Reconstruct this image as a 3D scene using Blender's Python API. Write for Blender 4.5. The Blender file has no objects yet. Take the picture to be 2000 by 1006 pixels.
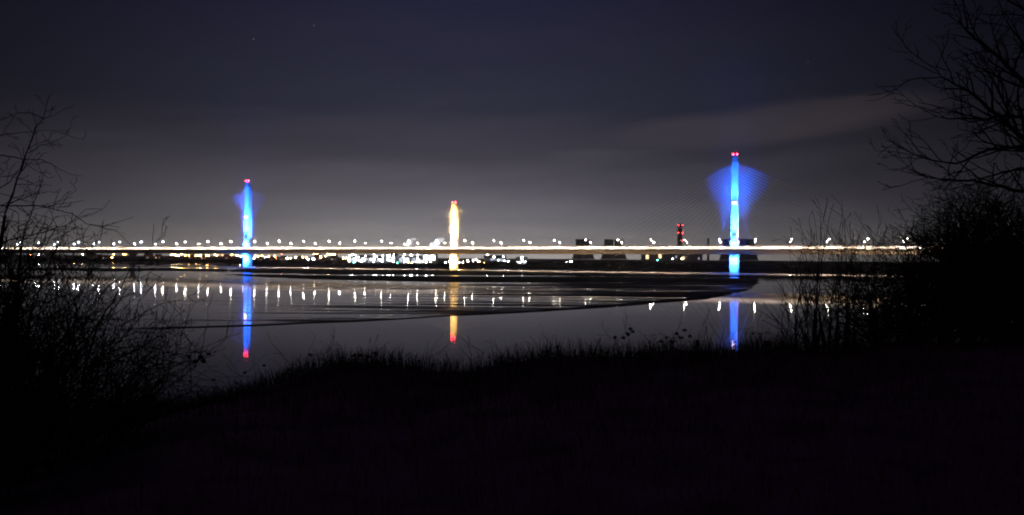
import bpy, math, random
from mathutils import Vector, Matrix
rnd = random.Random(7)
D = bpy.data
SC = bpy.context.scene
COL = SC.collection
PI = math.pi

# ------------------------------------------------------------------ camera frame (photo pixels 2000 x 1006)
F = 1500.0; CX = 1000.0; CY = 503.0; H = 15.0; ROLL = 0.0079
CR, SR = math.cos(ROLL), math.sin(ROLL)
def uv(px, py):
    xc = (px - CX) / F; yc = (CY - py) / F
    return xc * CR - yc * SR, xc * SR + yc * CR
def at(px, py, Y):
    u, v = uv(px, py)
    return Vector((u * Y, Y, H + v * Y))
def on_z(px, py, z=0.0):
    u, v = uv(px, py)
    Y = (z - H) / v
    return Vector((u * Y, Y, z))

# ------------------------------------------------------------------ mesh helper
class MB:
    def __init__(s): s.v = []; s.f = []
    def box(s, lo, hi):
        x0, y0, z0 = lo; x1, y1, z1 = hi
        b = len(s.v)
        s.v += [(x0,y0,z0),(x1,y0,z0),(x1,y1,z0),(x0,y1,z0),(x0,y0,z1),(x1,y0,z1),(x1,y1,z1),(x0,y1,z1)]
        s.f += [(b,b+3,b+2,b+1),(b+4,b+5,b+6,b+7),(b,b+1,b+5,b+4),(b+1,b+2,b+6,b+5),(b+2,b+3,b+7,b+6),(b+3,b,b+4,b+7)]
        return s
    def loft(s, rings, cap=True):
        n = len(rings[0]); b = len(s.v)
        for r in rings: s.v += [tuple(p) for p in r]
        for i in range(len(rings)-1):
            for j in range(n):
                k = (j+1) % n
                s.f.append((b+i*n+j, b+i*n+k, b+(i+1)*n+k, b+(i+1)*n+j))
        if cap:
            s.f.append(tuple(b+j for j in reversed(range(n))))
            s.f.append(tuple(b+(len(rings)-1)*n+j for j in range(n)))
        return s
    def lathe(s, prof, n=24, c=(0,0,0), cap=True):
        return s.loft([[(c[0]+r*math.cos(2*PI*j/n), c[1]+r*math.sin(2*PI*j/n), c[2]+z) for j in range(n)] for r, z in prof], cap)
    def tube(s, pts, rad, n=5, cap=False):
        pts = [Vector(p) for p in pts]
        if not hasattr(rad, '__len__'): rad = [rad]*len(pts)
        t0 = (pts[1]-pts[0]).normalized()
        ref = Vector((0,0,1)) if abs(t0.z) < .9 else Vector((1,0,0))
        a = t0.cross(ref).normalized()
        rings = []
        for i, p in enumerate(pts):
            t = (pts[min(i+1,len(pts)-1)] - pts[max(i-1,0)])
            if t.length < 1e-9: t = t0
            t = t.normalized()
            a = (a - t*a.dot(t))
            a = a.normalized() if a.length > 1e-6 else t.orthogonal().normalized()
            bb = t.cross(a)
            rings.append([p + (a*math.cos(2*PI*j/n) + bb*math.sin(2*PI*j/n))*rad[i] for j in range(n)])
        return s.loft(rings, cap)
    def ball(s, c, r, n=8, m=5, sq=1.0):
        return s.lathe([(max(1e-3, r*math.sin(PI*i/m)), -r*sq*math.cos(PI*i/m)) for i in range(m+1)], n, c, False)
    def tri(s, a, b, c):
        k = len(s.v); s.v += [tuple(a),tuple(b),tuple(c)]; s.f.append((k,k+1,k+2)); return s
    def quad(s, a, b, c, d):
        k = len(s.v); s.v += [tuple(a),tuple(b),tuple(c),tuple(d)]; s.f.append((k,k+1,k+2,k+3)); return s
    def build(s, name, mat, parent=None, smooth=False, offset=None):
        me = D.meshes.new(name)
        vs = s.v if offset is None else [(v[0]-offset[0], v[1]-offset[1], v[2]-offset[2]) for v in s.v]
        me.from_pydata([tuple(v) for v in vs], [], s.f); me.update()
        if smooth: me.polygons.foreach_set('use_smooth', [True]*len(me.polygons))
        if mat: me.materials.append(mat)
        o = D.objects.new(name, me); COL.objects.link(o)
        if parent: o.parent = parent
        if offset is not None: o.location = offset
        return o
def tag(o, label=None, cat=None, group=None, kind=None):
    for k, v in (('label',label),('category',cat),('group',group),('kind',kind)):
        if v: o[k] = v
    return o
def empty(name, loc=(0,0,0), rz=0.0):
    o = D.objects.new(name, None); COL.objects.link(o); o.location = loc; o.rotation_euler = (0,0,rz); o.empty_display_size = .5
    return o
KIDS = {}
def copy_tree(o, parent=None):
    c = o.copy(); COL.objects.link(c)
    if parent: c.parent = parent
    for ch in [x for x in o.children if x.type != 'LIGHT']: copy_tree(ch, c)
    return c

# ------------------------------------------------------------------ materials
def lin(c): return tuple(((x/255)/12.92 if x/255 <= .04045 else ((x/255+.055)/1.055)**2.4) for x in c)
def mat(name, col, rough=.8, var=.25, scale=1.0, spec=.3, bump=0.0, stretch=(1,1,1)):
    m = D.materials.new(name); m.use_nodes = True
    nt = m.node_tree; bs = nt.nodes['Principled BSDF']; L = nt.links
    tc = nt.nodes.new('ShaderNodeTexCoord'); mp = nt.nodes.new('ShaderNodeMapping'); mp.inputs['Scale'].default_value = stretch
    nz = nt.nodes.new('ShaderNodeTexNoise'); nz.inputs['Scale'].default_value = scale; nz.inputs['Detail'].default_value = 5
    rp = nt.nodes.new('ShaderNodeValToRGB')
    rp.color_ramp.elements[0].position = .3; rp.color_ramp.elements[1].position = .7
    rp.color_ramp.elements[0].color = tuple(x*(1-var) for x in col)+(1,)
    rp.color_ramp.elements[1].color = tuple(min(1,x*(1+var)) for x in col)+(1,)
    L.new(tc.outputs['Object'], mp.inputs[0]); L.new(mp.outputs[0], nz.inputs['Vector']); L.new(nz.outputs['Fac'], rp.inputs[0]); L.new(rp.outputs[0], bs.inputs['Base Color'])
    bs.inputs['Roughness'].default_value = rough; bs.inputs['Specular IOR Level'].default_value = spec
    if bump:
        bp = nt.nodes.new('ShaderNodeBump'); bp.inputs['Strength'].default_value = bump
        L.new(nz.outputs['Fac'], bp.inputs['Height']); L.new(bp.outputs[0], bs.inputs['Normal'])
    return m
def emis(name, col, strength):
    m = D.materials.new(name); m.use_nodes = True
    nt = m.node_tree; bs = nt.nodes['Principled BSDF']
    bs.inputs['Base Color'].default_value = (.6,.6,.6,1)
    bs.inputs['Emission Color'].default_value = tuple(col)+(1,); bs.inputs['Emission Strength'].default_value = strength
    return m
M = {}
M['concrete'] = mat('pale_concrete', (.45,.44,.42), .8, .12, .15)
M['deck_concrete'] = mat('deck_concrete', (.5,.43,.33), .85, .2, .08)
M['asphalt'] = mat('asphalt', (.06,.06,.06), .85, .2, .4)
M['steel'] = mat('galvanised_steel', (.45,.46,.47), .5, .1, .6, .5)
M['cable'] = mat('white_cable_sheath', (.75,.75,.75), .5, .05, .3, .4)
M['dark_steel'] = mat('dark_steel', (.08,.08,.09), .5, .15, .5, .4)
M['tower_concrete'] = mat('weathered_concrete', (.42,.4,.39), .9, .15, .02)
M['dark_concrete'] = mat('sooty_concrete', (.1,.095,.09), .9, .15, .02)
M['brick'] = mat('red_brick', (.22,.1,.07), .9, .25, .3)
M['slate'] = mat('slate_roof', (.07,.07,.08), .8, .2, .3)
M['cladding'] = mat('metal_cladding', (.5,.5,.52), .6, .1, .05)
M['bark'] = mat('dark_bark', (.045,.035,.028), .9, .3, 12, .1)
M['twig'] = mat('dark_twigs', (.04,.03,.026), .9, .25, 9, .1)
M['grass'] = mat('winter_grass', (.09,.05,.07), .9, .35, 2, .1)
M['leaf'] = mat('bramble_leaf', (.03,.035,.018), .7, .3, 8, .2)
M['far_tree'] = mat('far_woodland', (.045,.042,.035), .95, .3, .1, .05)
M['land'] = mat('far_land', (.05,.048,.035), .95, .3, .01, .05)
M['soil'] = mat('bank_soil', (.2,.07,.19), .95, .35, 1.5, .05)
M['wood'] = mat('weathered_wood', (.07,.055,.045), .9, .3, 4, .1, stretch=(1,1,.1))
M['lamp'] = emis('lamp_lens', (1,.93,.78), 330)
M['lamp_cool'] = emis('lamp_lens_cool', (.8,.84,1), 380)
M['town_orange'] = emis('sodium_lamp', (1,.47,.1), 290)
M['town_warm'] = emis('warm_lamp', (1,.72,.32), 260)
M['town_white'] = emis('white_lamp', (.85,.92,1), 170)
M['town_red'] = emis('red_lamp', (1,.13,.05), 120)
M['town_green'] = emis('green_lamp', (.1,1,.5), 90)
M['town_cyan'] = emis('cyan_lamp', (.15,.8,1), 90)
M['flood'] = emis('white_floodlight', (.9,.95,1), 90)
M['win_white'] = emis('bright_window', (.9,.94,1), 4)
M['win_warm'] = emis('warm_window', (1,.72,.4), 2.2)
M['win_dim'] = emis('dim_window', (.75,.8,1), .8)
M['red'] = emis('aviation_red', (1,.02,.04), 60)
M['red_far'] = emis('aviation_red_far', (1,.015,.02), 120)
M['fl_blue'] = emis('blue_fixture', (.12,.35,1), 60)
M['fl_gold'] = emis('gold_fixture', (1,.7,.25), 60)
M['fl_pink'] = emis('violet_fixture', (.85,.55,1), 40)

def barrier_mat():
    m = D.materials.new('frosted_wind_barrier'); m.use_nodes = True
    nt = m.node_tree; nt.nodes.clear(); L = nt.links
    out = nt.nodes.new('ShaderNodeOutputMaterial')
    df = nt.nodes.new('ShaderNodeBsdfDiffuse'); tl = nt.nodes.new('ShaderNodeBsdfTranslucent'); mx = nt.nodes.new('ShaderNodeMixShader')
    tc = nt.nodes.new('ShaderNodeTexCoord'); nz = nt.nodes.new('ShaderNodeTexNoise'); nz.inputs['Scale'].default_value = .05; nz.inputs['Detail'].default_value = 4
    rp = nt.nodes.new('ShaderNodeValToRGB')
    rp.color_ramp.elements[0].color = (.3,.26,.23,1); rp.color_ramp.elements[1].color = (.95,.9,.86,1); rp.color_ramp.elements[0].position = .3; rp.color_ramp.elements[1].position = .68  # uneven tone puts the varying glow of the deck band into the colour
    L.new(tc.outputs['Object'], nz.inputs['Vector']); L.new(nz.outputs['Fac'], rp.inputs[0])
    L.new(rp.outputs[0], df.inputs[0]); L.new(rp.outputs[0], tl.inputs[0])
    mx.inputs[0].default_value = .6
    L.new(df.outputs[0], mx.inputs[1]); L.new(tl.outputs[0], mx.inputs[2]); L.new(mx.outputs[0], out.inputs[0])
    return m
M['barrier'] = barrier_mat()

def water_mat():
    m = D.materials.new('estuary_water'); m.use_nodes = True
    nt = m.node_tree; bs = nt.nodes['Principled BSDF']; L = nt.links
    bs.inputs['Base Color'].default_value = (.008,.007,.011,1); bs.inputs['Roughness'].default_value = .032; bs.inputs['IOR'].default_value = 1.4
    tc = nt.nodes.new('ShaderNodeTexCoord'); mp = nt.nodes.new('ShaderNodeMapping'); mp.inputs['Scale'].default_value = (.25,.6,1)
    nz = nt.nodes.new('ShaderNodeTexNoise'); nz.inputs['Scale'].default_value = .6; nz.inputs['Detail'].default_value = 3
    bp = nt.nodes.new('ShaderNodeBump'); bp.inputs['Strength'].default_value = .05; bp.inputs['Distance'].default_value = .1
    L.new(tc.outputs['Object'], mp.inputs[0]); L.new(mp.outputs[0], nz.inputs['Vector']); L.new(nz.outputs['Fac'], bp.inputs['Height']); L.new(bp.outputs[0], bs.inputs['Normal'])
    return m
M['water'] = water_mat()

def mud_mat(name, wet_left, wet_right, x_left, x_right, thresh=.5):
    """wet estuary mud: flat films of water between darker ripple ridges, drier toward one end"""
    m = D.materials.new(name); m.use_nodes = True
    nt = m.node_tree; bs = nt.nodes['Principled BSDF']; L = nt.links; N = nt.nodes.new
    tc = N('ShaderNodeTexCoord'); mp = N('ShaderNodeMapping'); mp.inputs['Scale'].default_value = (.007,.07,1); mp.inputs['Rotation'].default_value = (0,0,-.12)
    nz = N('ShaderNodeTexNoise'); nz.inputs['Scale'].default_value = 1.0; nz.inputs['Detail'].default_value = 6; nz.inputs['Roughness'].default_value = .62
    sx = N('ShaderNodeSeparateXYZ'); mr = N('ShaderNodeMapRange'); mr.interpolation_type = 'SMOOTHSTEP'
    mr.inputs['From Min'].default_value = x_left; mr.inputs['From Max'].default_value = x_right; mr.inputs['To Min'].default_value = wet_left; mr.inputs['To Max'].default_value = wet_right
    ad = N('ShaderNodeMath'); ad.operation = 'ADD'
    st = N('ShaderNodeMapRange'); st.interpolation_type = 'SMOOTHSTEP'; st.inputs['From Min'].default_value = thresh-.08; st.inputs['From Max'].default_value = thresh+.1
    L.new(tc.outputs['Object'], mp.inputs[0]); L.new(mp.outputs[0], nz.inputs['Vector'])
    L.new(tc.outputs['Object'], sx.inputs[0]); L.new(sx.outputs['X'], mr.inputs['Value'])
    L.new(nz.outputs['Fac'], ad.inputs[0]); L.new(mr.outputs[0], ad.inputs[1]); L.new(ad.outputs[0], st.inputs['Value'])
    ro = N('ShaderNodeMapRange'); ro.inputs['To Min'].default_value = .75; ro.inputs['To Max'].default_value = .045
    sp = N('ShaderNodeMapRange'); sp.inputs['To Min'].default_value = .03; sp.inputs['To Max'].default_value = .40
    cm = N('ShaderNodeMix'); cm.data_type = 'RGBA'; cm.inputs['A'].default_value = (.035,.03,.028,1); cm.inputs['B'].default_value = (.015,.013,.012,1)
    for x in (ro, sp): L.new(st.outputs[0], x.inputs['Value'])
    L.new(st.outputs[0], cm.inputs['Factor']); L.new(cm.outputs['Result'], bs.inputs['Base Color'])
    L.new(ro.outputs[0], bs.inputs['Roughness']); L.new(sp.outputs[0], bs.inputs['Specular IOR Level'])
    return m
M['flat'] = mud_mat('wet_mud_flat', .15, -.075, -90, 75)
M['bank'] = mud_mat('dark_mud_bank', -.2, -.2, -100, 100); [setattr(n_.inputs[k_], 'default_value', (.014,.012,.012,1)) for n_ in M['bank'].node_tree.nodes if n_.type == 'MIX' for k_ in ('A',)]

# ------------------------------------------------------------------ world: night sky with town glow, thin cloud, a few stars
def make_world():
    w = D.worlds.new('World'); SC.world = w; w.use_nodes = True
    nt = w.node_tree; L = nt.links; N = nt.nodes.new
    bg = nt.nodes['Background']
    def math_(op, a, b=None, c=None):
        n = N('ShaderNodeMath'); n.operation = op
        for i, x in enumerate((a,b,c)):
            if x is None: continue
            if isinstance(x, (int,float)): n.inputs[i].default_value = x
            else: L.new(x, n.inputs[i])
        return n.outputs[0]
    tc = N('ShaderNodeTexCoord'); sp = N('ShaderNodeSeparateXYZ'); L.new(tc.outputs['Generated'], sp.inputs[0])
    x, y, z = sp.outputs
    hyp = math_('SQRT', math_('ADD', math_('MULTIPLY', x, x), math_('MULTIPLY', y, y)))
    e = math_('DIVIDE', z, math_('MAXIMUM', hyp, .001))
    az = math_('ARCTAN2', x, y)
    # uneven thin cloud shifts the elevation a little
    cb = N('ShaderNodeCombineXYZ'); L.new(math_('MULTIPLY', az, 3.0), cb.inputs[0]); L.new(math_('MULTIPLY', math_('SUBTRACT', e, math_('MULTIPLY', az, .06)), 22.0), cb.inputs[1])
    nz = N('ShaderNodeTexNoise'); nz.inputs['Scale'].default_value = 1.0; nz.inputs['Detail'].default_value = 5; nz.inputs['Roughness'].default_value = .55
    L.new(cb.outputs[0], nz.inputs['Vector'])
    nzc = math_('SUBTRACT', nz.outputs['Fac'], .5)
    e2 = math_('ADD', math_('MULTIPLY', e, 1.0), math_('MULTIPLY', nzc, math_('MULTIPLY', math_('MINIMUM', math_('MAXIMUM', e, 0.0), .14), -.75)))
    rp = N('ShaderNodeValToRGB'); L.new(math_('DIVIDE', e2, .7), rp.inputs[0])
    stops = [(0,(215,207,202)),(.012,(190,183,181)),(.025,(158,153,154)),(.045,(121,118,125)),(.08,(91,88,98)),(.135,(62,60,71)),(.2,(45,46,62)),(.33,(34,34,55)),(.7,(20,20,36))]
    el = rp.color_ramp.elements
    for i, (p, c) in enumerate(stops):
        q = el[i] if i < 2 else el.new(p/.7)
        q.position = p/.7; q.color = lin(c)+(1,)
    g = math_('POWER', math_('ABSOLUTE', math_('DIVIDE', math_('ADD', az, .07), .5)), 2.0)
    fall = math_('MAXIMUM', math_('POWER', 2.718, math_('MULTIPLY', g, -1.0)), .16)
    # lens-shaped cloud lit brown by the town
    ca = math_('DIVIDE', math_('SUBTRACT', az, .32), .215)
    ce0 = math_('SUBTRACT', e, math_('ADD', .169, math_('MULTIPLY', math_('SUBTRACT', az, .32), .06)))
    ce = math_('DIVIDE', math_('ADD', ce0, math_('MULTIPLY', nzc, -.03)), .03)
    cm = math_('SUBTRACT', 1.0, math_('ADD', math_('MULTIPLY', ca, ca), math_('MULTIPLY', ce, ce)))
    mr = N('ShaderNodeMapRange'); mr.interpolation_type = 'SMOOTHSTEP'; mr.inputs['From Min'].default_value = -.1; mr.inputs['From Max'].default_value = .9
    L.new(cm, mr.inputs['Value'])
    nz2 = N('ShaderNodeTexNoise'); nz2.inputs['Scale'].default_value = 2.5; nz2.inputs['Detail'].default_value = 4; L.new(cb.outputs[0], nz2.inputs['Vector'])
    cfac = math_('MULTIPLY', mr.outputs[0], math_('ADD', math_('MULTIPLY', nz2.outputs['Fac'], .7), .55))
    mul = N('ShaderNodeVectorMath'); mul.operation = 'SCALE'; L.new(rp.outputs[0], mul.inputs[0]); L.new(fall, mul.inputs['Scale'])
    ga = math_('DIVIDE', math_('ADD', az, .15), .24)
    gl = math_('MULTIPLY', math_('POWER', 2.718, math_('MULTIPLY', math_('MULTIPLY', ga, ga), -1.0)), math_('POWER', 2.718, math_('MULTIPLY', math_('MAXIMUM', e, 0.0), -26.0)))
    gv = N('ShaderNodeVectorMath'); gv.operation = 'SCALE'; gv.inputs[0].default_value = (.20,.185,.175); L.new(gl, gv.inputs['Scale'])
    gs = N('ShaderNodeVectorMath'); gs.operation = 'ADD'; L.new(mul.outputs[0], gs.inputs[0]); L.new(gv.outputs[0], gs.inputs[1])
    mul = gs
    cl = N('ShaderNodeVectorMath'); cl.operation = 'SCALE'; cl.inputs[0].default_value = (.020,.0145,.0125); L.new(cfac, cl.inputs['Scale'])
    ad = N('ShaderNodeVectorMath'); ad.operation = 'ADD'; L.new(mul.outputs[0], ad.inputs[0]); L.new(cl.outputs[0], ad.inputs[1])
    # dim airglow from the real sky model, sun far below the horizon
    sky = N('ShaderNodeTexSky'); sky.sky_type = 'NISHITA'; sky.sun_disc = False; sky.sun_elevation = math.radians(-9); sky.sun_rotation = math.radians(200)
    sk = N('ShaderNodeVectorMath'); sk.operation = 'SCALE'; L.new(sky.outputs[0], sk.inputs[0]); sk.inputs['Scale'].default_value = .05
    a2 = N('ShaderNodeVectorMath'); a2.operation = 'ADD'; L.new(ad.outputs[0], a2.inputs[0]); L.new(sk.outputs[0], a2.inputs[1])
    cur = a2.outputs[0]
    for (px, py, s) in ((495,76,.16),(613,50,.12),(1578,121,.09),(280,300,.03)):
        u, v = uv(px, py); d = Vector((u,1,v)).normalized()
        ds = N('ShaderNodeVectorMath'); ds.operation = 'DISTANCE'; L.new(tc.outputs['Generated'], ds.inputs[0]); ds.inputs[1].default_value = d
        lt = math_('LESS_THAN', ds.outputs['Value'], .0007)
        sc = N('ShaderNodeVectorMath'); sc.operation = 'SCALE'; sc.inputs[0].default_value = (s,s,s*1.05); L.new(lt, sc.inputs['Scale'])
        an = N('ShaderNodeVectorMath'); an.operation = 'ADD'; L.new(cur, an.inputs[0]); L.new(sc.outputs[0], an.inputs[1]); cur = an.outputs[0]
    L.new(cur, bg.inputs['Color']); bg.inputs['Strength'].default_value = 1.0
make_world()

# ------------------------------------------------------------------ water, mud, land
mb = MB(); mb.quad((-9000,-400,0),(9000,-400,0),(9000,9000,0),(-9000,9000,0))
tag(mb.build('water', M['water']), kind='structure')

def sheet(name, m, pts, z, kind='structure', label=None, skirt=.4):
    """flat sheet from shoreline points given as photo pixels on the water plane"""
    P = [on_z(px, py, 0.0) for px, py in pts]
    # densify and roughen the shoreline
    Q = []
    for i in range(len(P)):
        a, b = P[i], P[(i+1) % len(P)]
        n = max(1, min(40, int((b-a).length/8)))
        for k in range(n):
            p = a.lerp(b, k/n)
            if k: p = p + Vector((0, rnd.uniform(-.5,.5)*p.y*p.y/22500*1.1, 0))
            Q.append(p)
    mb = MB(); k = len(Q)
    mb.v = [(p.x,p.y,z) for p in Q] + [(p.x,p.y,-skirt) for p in Q]
    mb.f = [tuple(range(k))] + [(i,(i+1)%k,k+(i+1)%k,k+i) for i in range(k)]
    o = mb.build(name, m)
    bm_fix(o)
    return tag(o, label=label, kind=kind)
def bm_fix(o):
    import bmesh
    b = bmesh.new(); b.from_mesh(o.data)
    big = [f for f in b.faces if len(f.verts) > 4]
    if big: bmesh.ops.triangulate(b, faces=big)
    bmesh.ops.recalc_face_normals(b, faces=b.faces)
    b.to_mesh(o.data); b.free()

sheet('mud_bank', M['bank'], [(452,529),(482,525),(600,525.4),(800,527.6),(1000,530.8),(1200,534.2),(1400,537.6),(1480,539.4),(1560,540),(1700,541),
                              (1700,543.5),(1500,541.5),(1400,539.6),(1200,538.3),(1000,537.2),(800,536.2),(650,535.5),(520,533),(470,531)], .35)
sheet('mud_flat', M['flat'], [(200,546),(300,542),(430,536.5),(470,535),(520,536),(650,538),(800,539),(1000,540),(1200,541.3),(1400,542.5),(1470,544),(1482,548),(1478,556),(1460,567),(1420,576),(1385,584),
                              (1340,588),(1300,591),(1200,600),(1100,606),(1000,612),(870,618),(780,624),(700,628.5),(600,632),(500,637),(400,640),(330,642),(250,643),(150,640),(150,600)], .06)
sheet('mud_ridge', M['bank'], [(440,536.5),(470,535.6),(520,536.6),(650,538.4),(800,539.4),(1000,540.4),(1200,541.6),(1400,542.8),(1476,545),(1480,549),(1440,551),(1300,552),(1100,551.5),(900,551),(800,549.5),(700,547.5),(600,544.5),(500,540.5)], .22)
sheet('mud_rim', M['bank'], [(250,641.5),(400,638),(500,634.5),(600,630),(700,626),(780,622.5),(870,616.5),(1000,610),(1100,603),(1200,596),(1300,586),(1385,578),(1420,574),(1385,583.4),
                             (1340,587.4),(1300,590.4),(1200,599.4),(1100,605.4),(1000,611.4),(870,617.4),(780,623.4),(700,627.9),(600,631.4),(500,636.3),(400,639.4),(330,641.3)], .12)
sheet('mud_bar', M['bank'], [(40,523),(150,523),(250,524),(340,523),(420,525),(452,529),(440,531),(380,530),(300,529),(200,530),(100,528),(40,527)], .2)
M['light_paled'] = mat('light_paled_shore', (.5,.46,.42), .24, .1, .02, .5)  # paleness stands in for the bright light on mud and shallows
sheet('water_shallows', M['light_paled'], [(20,516.5),(150,516),(250,516),(258,519.4),(322,519.4),(330,517),(420,518.5),(480,520.5),(490,526),(470,529),(450,528),(425,524),(340,522),(250,522.6),(150,522),(20,522)], .015)
sheet('mud_island', M['bank'], [(258,515),(275,514.2),(300,514.4),(322,515.6),(310,517),(280,517.2),(262,516.4)], .5)

SHORE = [(-300,508),(0,510.5),(200,511),(330,512),(420,513),(480,518.5),(600,519.8),(800,521.5),(1000,524.5),(1200,527.5),(1400,530.5),(1550,533),(1700,535),(2000,538),(2300,541)]
def shore_y(px):
    for (a,b),(c,d) in zip(SHORE, SHORE[1:]):
        if a <= px <= c: return b+(d-b)*(px-a)/(c-a)
    return SHORE[0][1] if px < SHORE[0][0] else SHORE[-1][1]
def land():
    mb = MB(); P = []
    px = -300
    while px <= 2300:
        p = on_z(px, shore_y(px), 0); P.append(Vector((p.x, p.y + rnd.uniform(-6,6), 0))); px += 20
    n = len(P)
    rows = [(0,-.4),(3,.5),(25,1.4)]
    for off, z in rows: mb.v += [(p.x, p.y+off, z) for p in P]
    mb.v += [(p.x*9000/p.y*1.0, 9000, 2.5) for p in P]
    for r in range(3):
        for i in range(n-1): mb.f.append((r*n+i, r*n+i+1, (r+1)*n+i+1, (r+1)*n+i))
    return tag(mb.build('far_land', M['land']), kind='structure')
land()

# ------------------------------------------------------------------ the bridge (local frame: x along the deck, y away from the camera)
R0 = Vector((231.0, 798.0, 0)); L0 = Vector((-336.0, 976.0, 0))
ed = (R0-L0).normalized(); BR = math.atan2(ed.y, ed.x)
nd = Vector((-ed.y, ed.x, 0))
SL = -(R0-L0).length; SCn = -312.5
def zr(s): return 24.9 + .0047*s
def bw(s, w, z): return R0 + ed*s + nd*w + Vector((0,0,z))
bridge = empty('cable_stayed_bridge', R0, BR)
tag(bridge, 'long cable-stayed bridge with two blue lit pylons and one gold pylon', 'bridge')
S0, S1 = -1250.0, 520.0
def deck_ring(s):
    z = zr(s)
    prof = [(-16.5,.0),(-16.5,-.7),(-9.5,-4.3),(-8.5,-4.7),(8.5,-4.7),(9.5,-4.3),(16.5,-.7),(16.5,.0)]
    return [(s,w,z+dz) for w,dz in prof]
ss = [S0+(S1-S0)*i/60 for i in range(61)]
deck = MB().loft([deck_ring(s) for s in ss]).build('deck', M['deck_concrete'], bridge)
bm_fix(deck)
rd = MB()
for a, b in zip(ss, ss[1:]): rd.quad((a,-15.4,zr(a)+.02),(b,-15.4,zr(b)+.02),(b,15.4,zr(b)+.02),(a,15.4,zr(a)+.02))
rd.build('road_surface', M['asphalt'], deck)
BARH = 4.0
M['added_rail_glow'] = emis('added_glow_rail', (1,.81,.64), 105)
for sgn in (-1, 1):
    w0, w1 = sorted((sgn*16.1, sgn*16.03))
    bm_ = MB()
    for a, b in zip(ss, ss[1:]): bm_.quad((a,w0,zr(a)+.55),(b,w0,zr(b)+.55),(b,w0,zr(b)+BARH),(a,w0,zr(a)+BARH))
    br = bm_.build('wind_barrier', M['barrier'], bridge)
    tr = MB().loft([[(s,w0-.06,zr(s)+BARH),(s,w1+.06,zr(s)+BARH),(s,w1+.06,zr(s)+BARH+.1),(s,w0-.06,zr(s)+BARH+.1)] for s in ss]).build('top_rail', M['steel'], br); bm_fix(tr)
    w0, w1 = sorted((sgn*16.3, sgn*15.85))
    pb = MB().loft([[(s,w0,zr(s)+.004),(s,w1,zr(s)+.004),(s,w1,zr(s)+.55),(s,w0,zr(s)+.55)] for s in ss]).build('parapet', M['concrete'], bridge); bm_fix(pb)
    # added glowing rail inside the barrier, standing in for the traffic's light
    w0, w1 = sorted((sgn*15.62, sgn*15.5)); lr = MB()
    for a, b in zip(ss, ss[1:]):
        k = 6
        for i in range(k):
            q0, q1 = a+(b-a)*(i+.06)/k, a+(b-a)*(i+.94)/k
            z0, z1 = zr(q0)+1.7, zr(q1)+1.7
            lr.loft([[(q0,w0,z0),(q0,w1,z0),(q0,w1,z0+.14),(q0,w0,z0+.14)],[(q1,w0,z1),(q1,w1,z1),(q1,w1,z1+.14),(q1,w0,z1+.14)]])
    bm_fix(lr.build('added_glow_rail', M['added_rail_glow'], bridge))

def octo(cx, hw, hd, z, c=.28):
    k = c
    return [(cx-hw,-hd*(1-k),z),(cx-hw*(1-k),-hd,z),(cx+hw*(1-k),-hd,z),(cx+hw,-hd*(1-k),z),(cx+hw,hd*(1-k),z),(cx+hw*(1-k),hd,z),(cx-hw*(1-k),hd,z),(cx-hw,hd*(1-k),z)]
def spot(name, parent, loc, target, power, col, size, blend=.5, rad=.4):
    l = D.lights.new(name, 'SPOT'); l.energy = power; l.color = col; l.spot_size = math.radians(size); l.spot_blend = blend; l.shadow_soft_size = rad
    o = D.objects.new(name, l); COL.objects.link(o); o.parent = parent; o.location = loc
    d = Vector(target)-Vector(loc); o.rotation_euler = d.to_track_quat('-Z','Y').to_euler()
    return o
BLUE = (.014,.12,1.0); VIOLET = (.5,.25,1.0); GOLD = (1.0,.58,.17); ORANGE = (1.0,.33,.07)
def fixture(pyl, m, x, y, z):
    b = MB().box((x-.5,y-.35,z),(x+.5,y+.35,z+.25)); b.box((x-.42,y-.3,z+.25),(x+.42,y+.3,z+.6))
    f = b.build('floodlight', M['dark_steel'], pyl)
    return f
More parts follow.
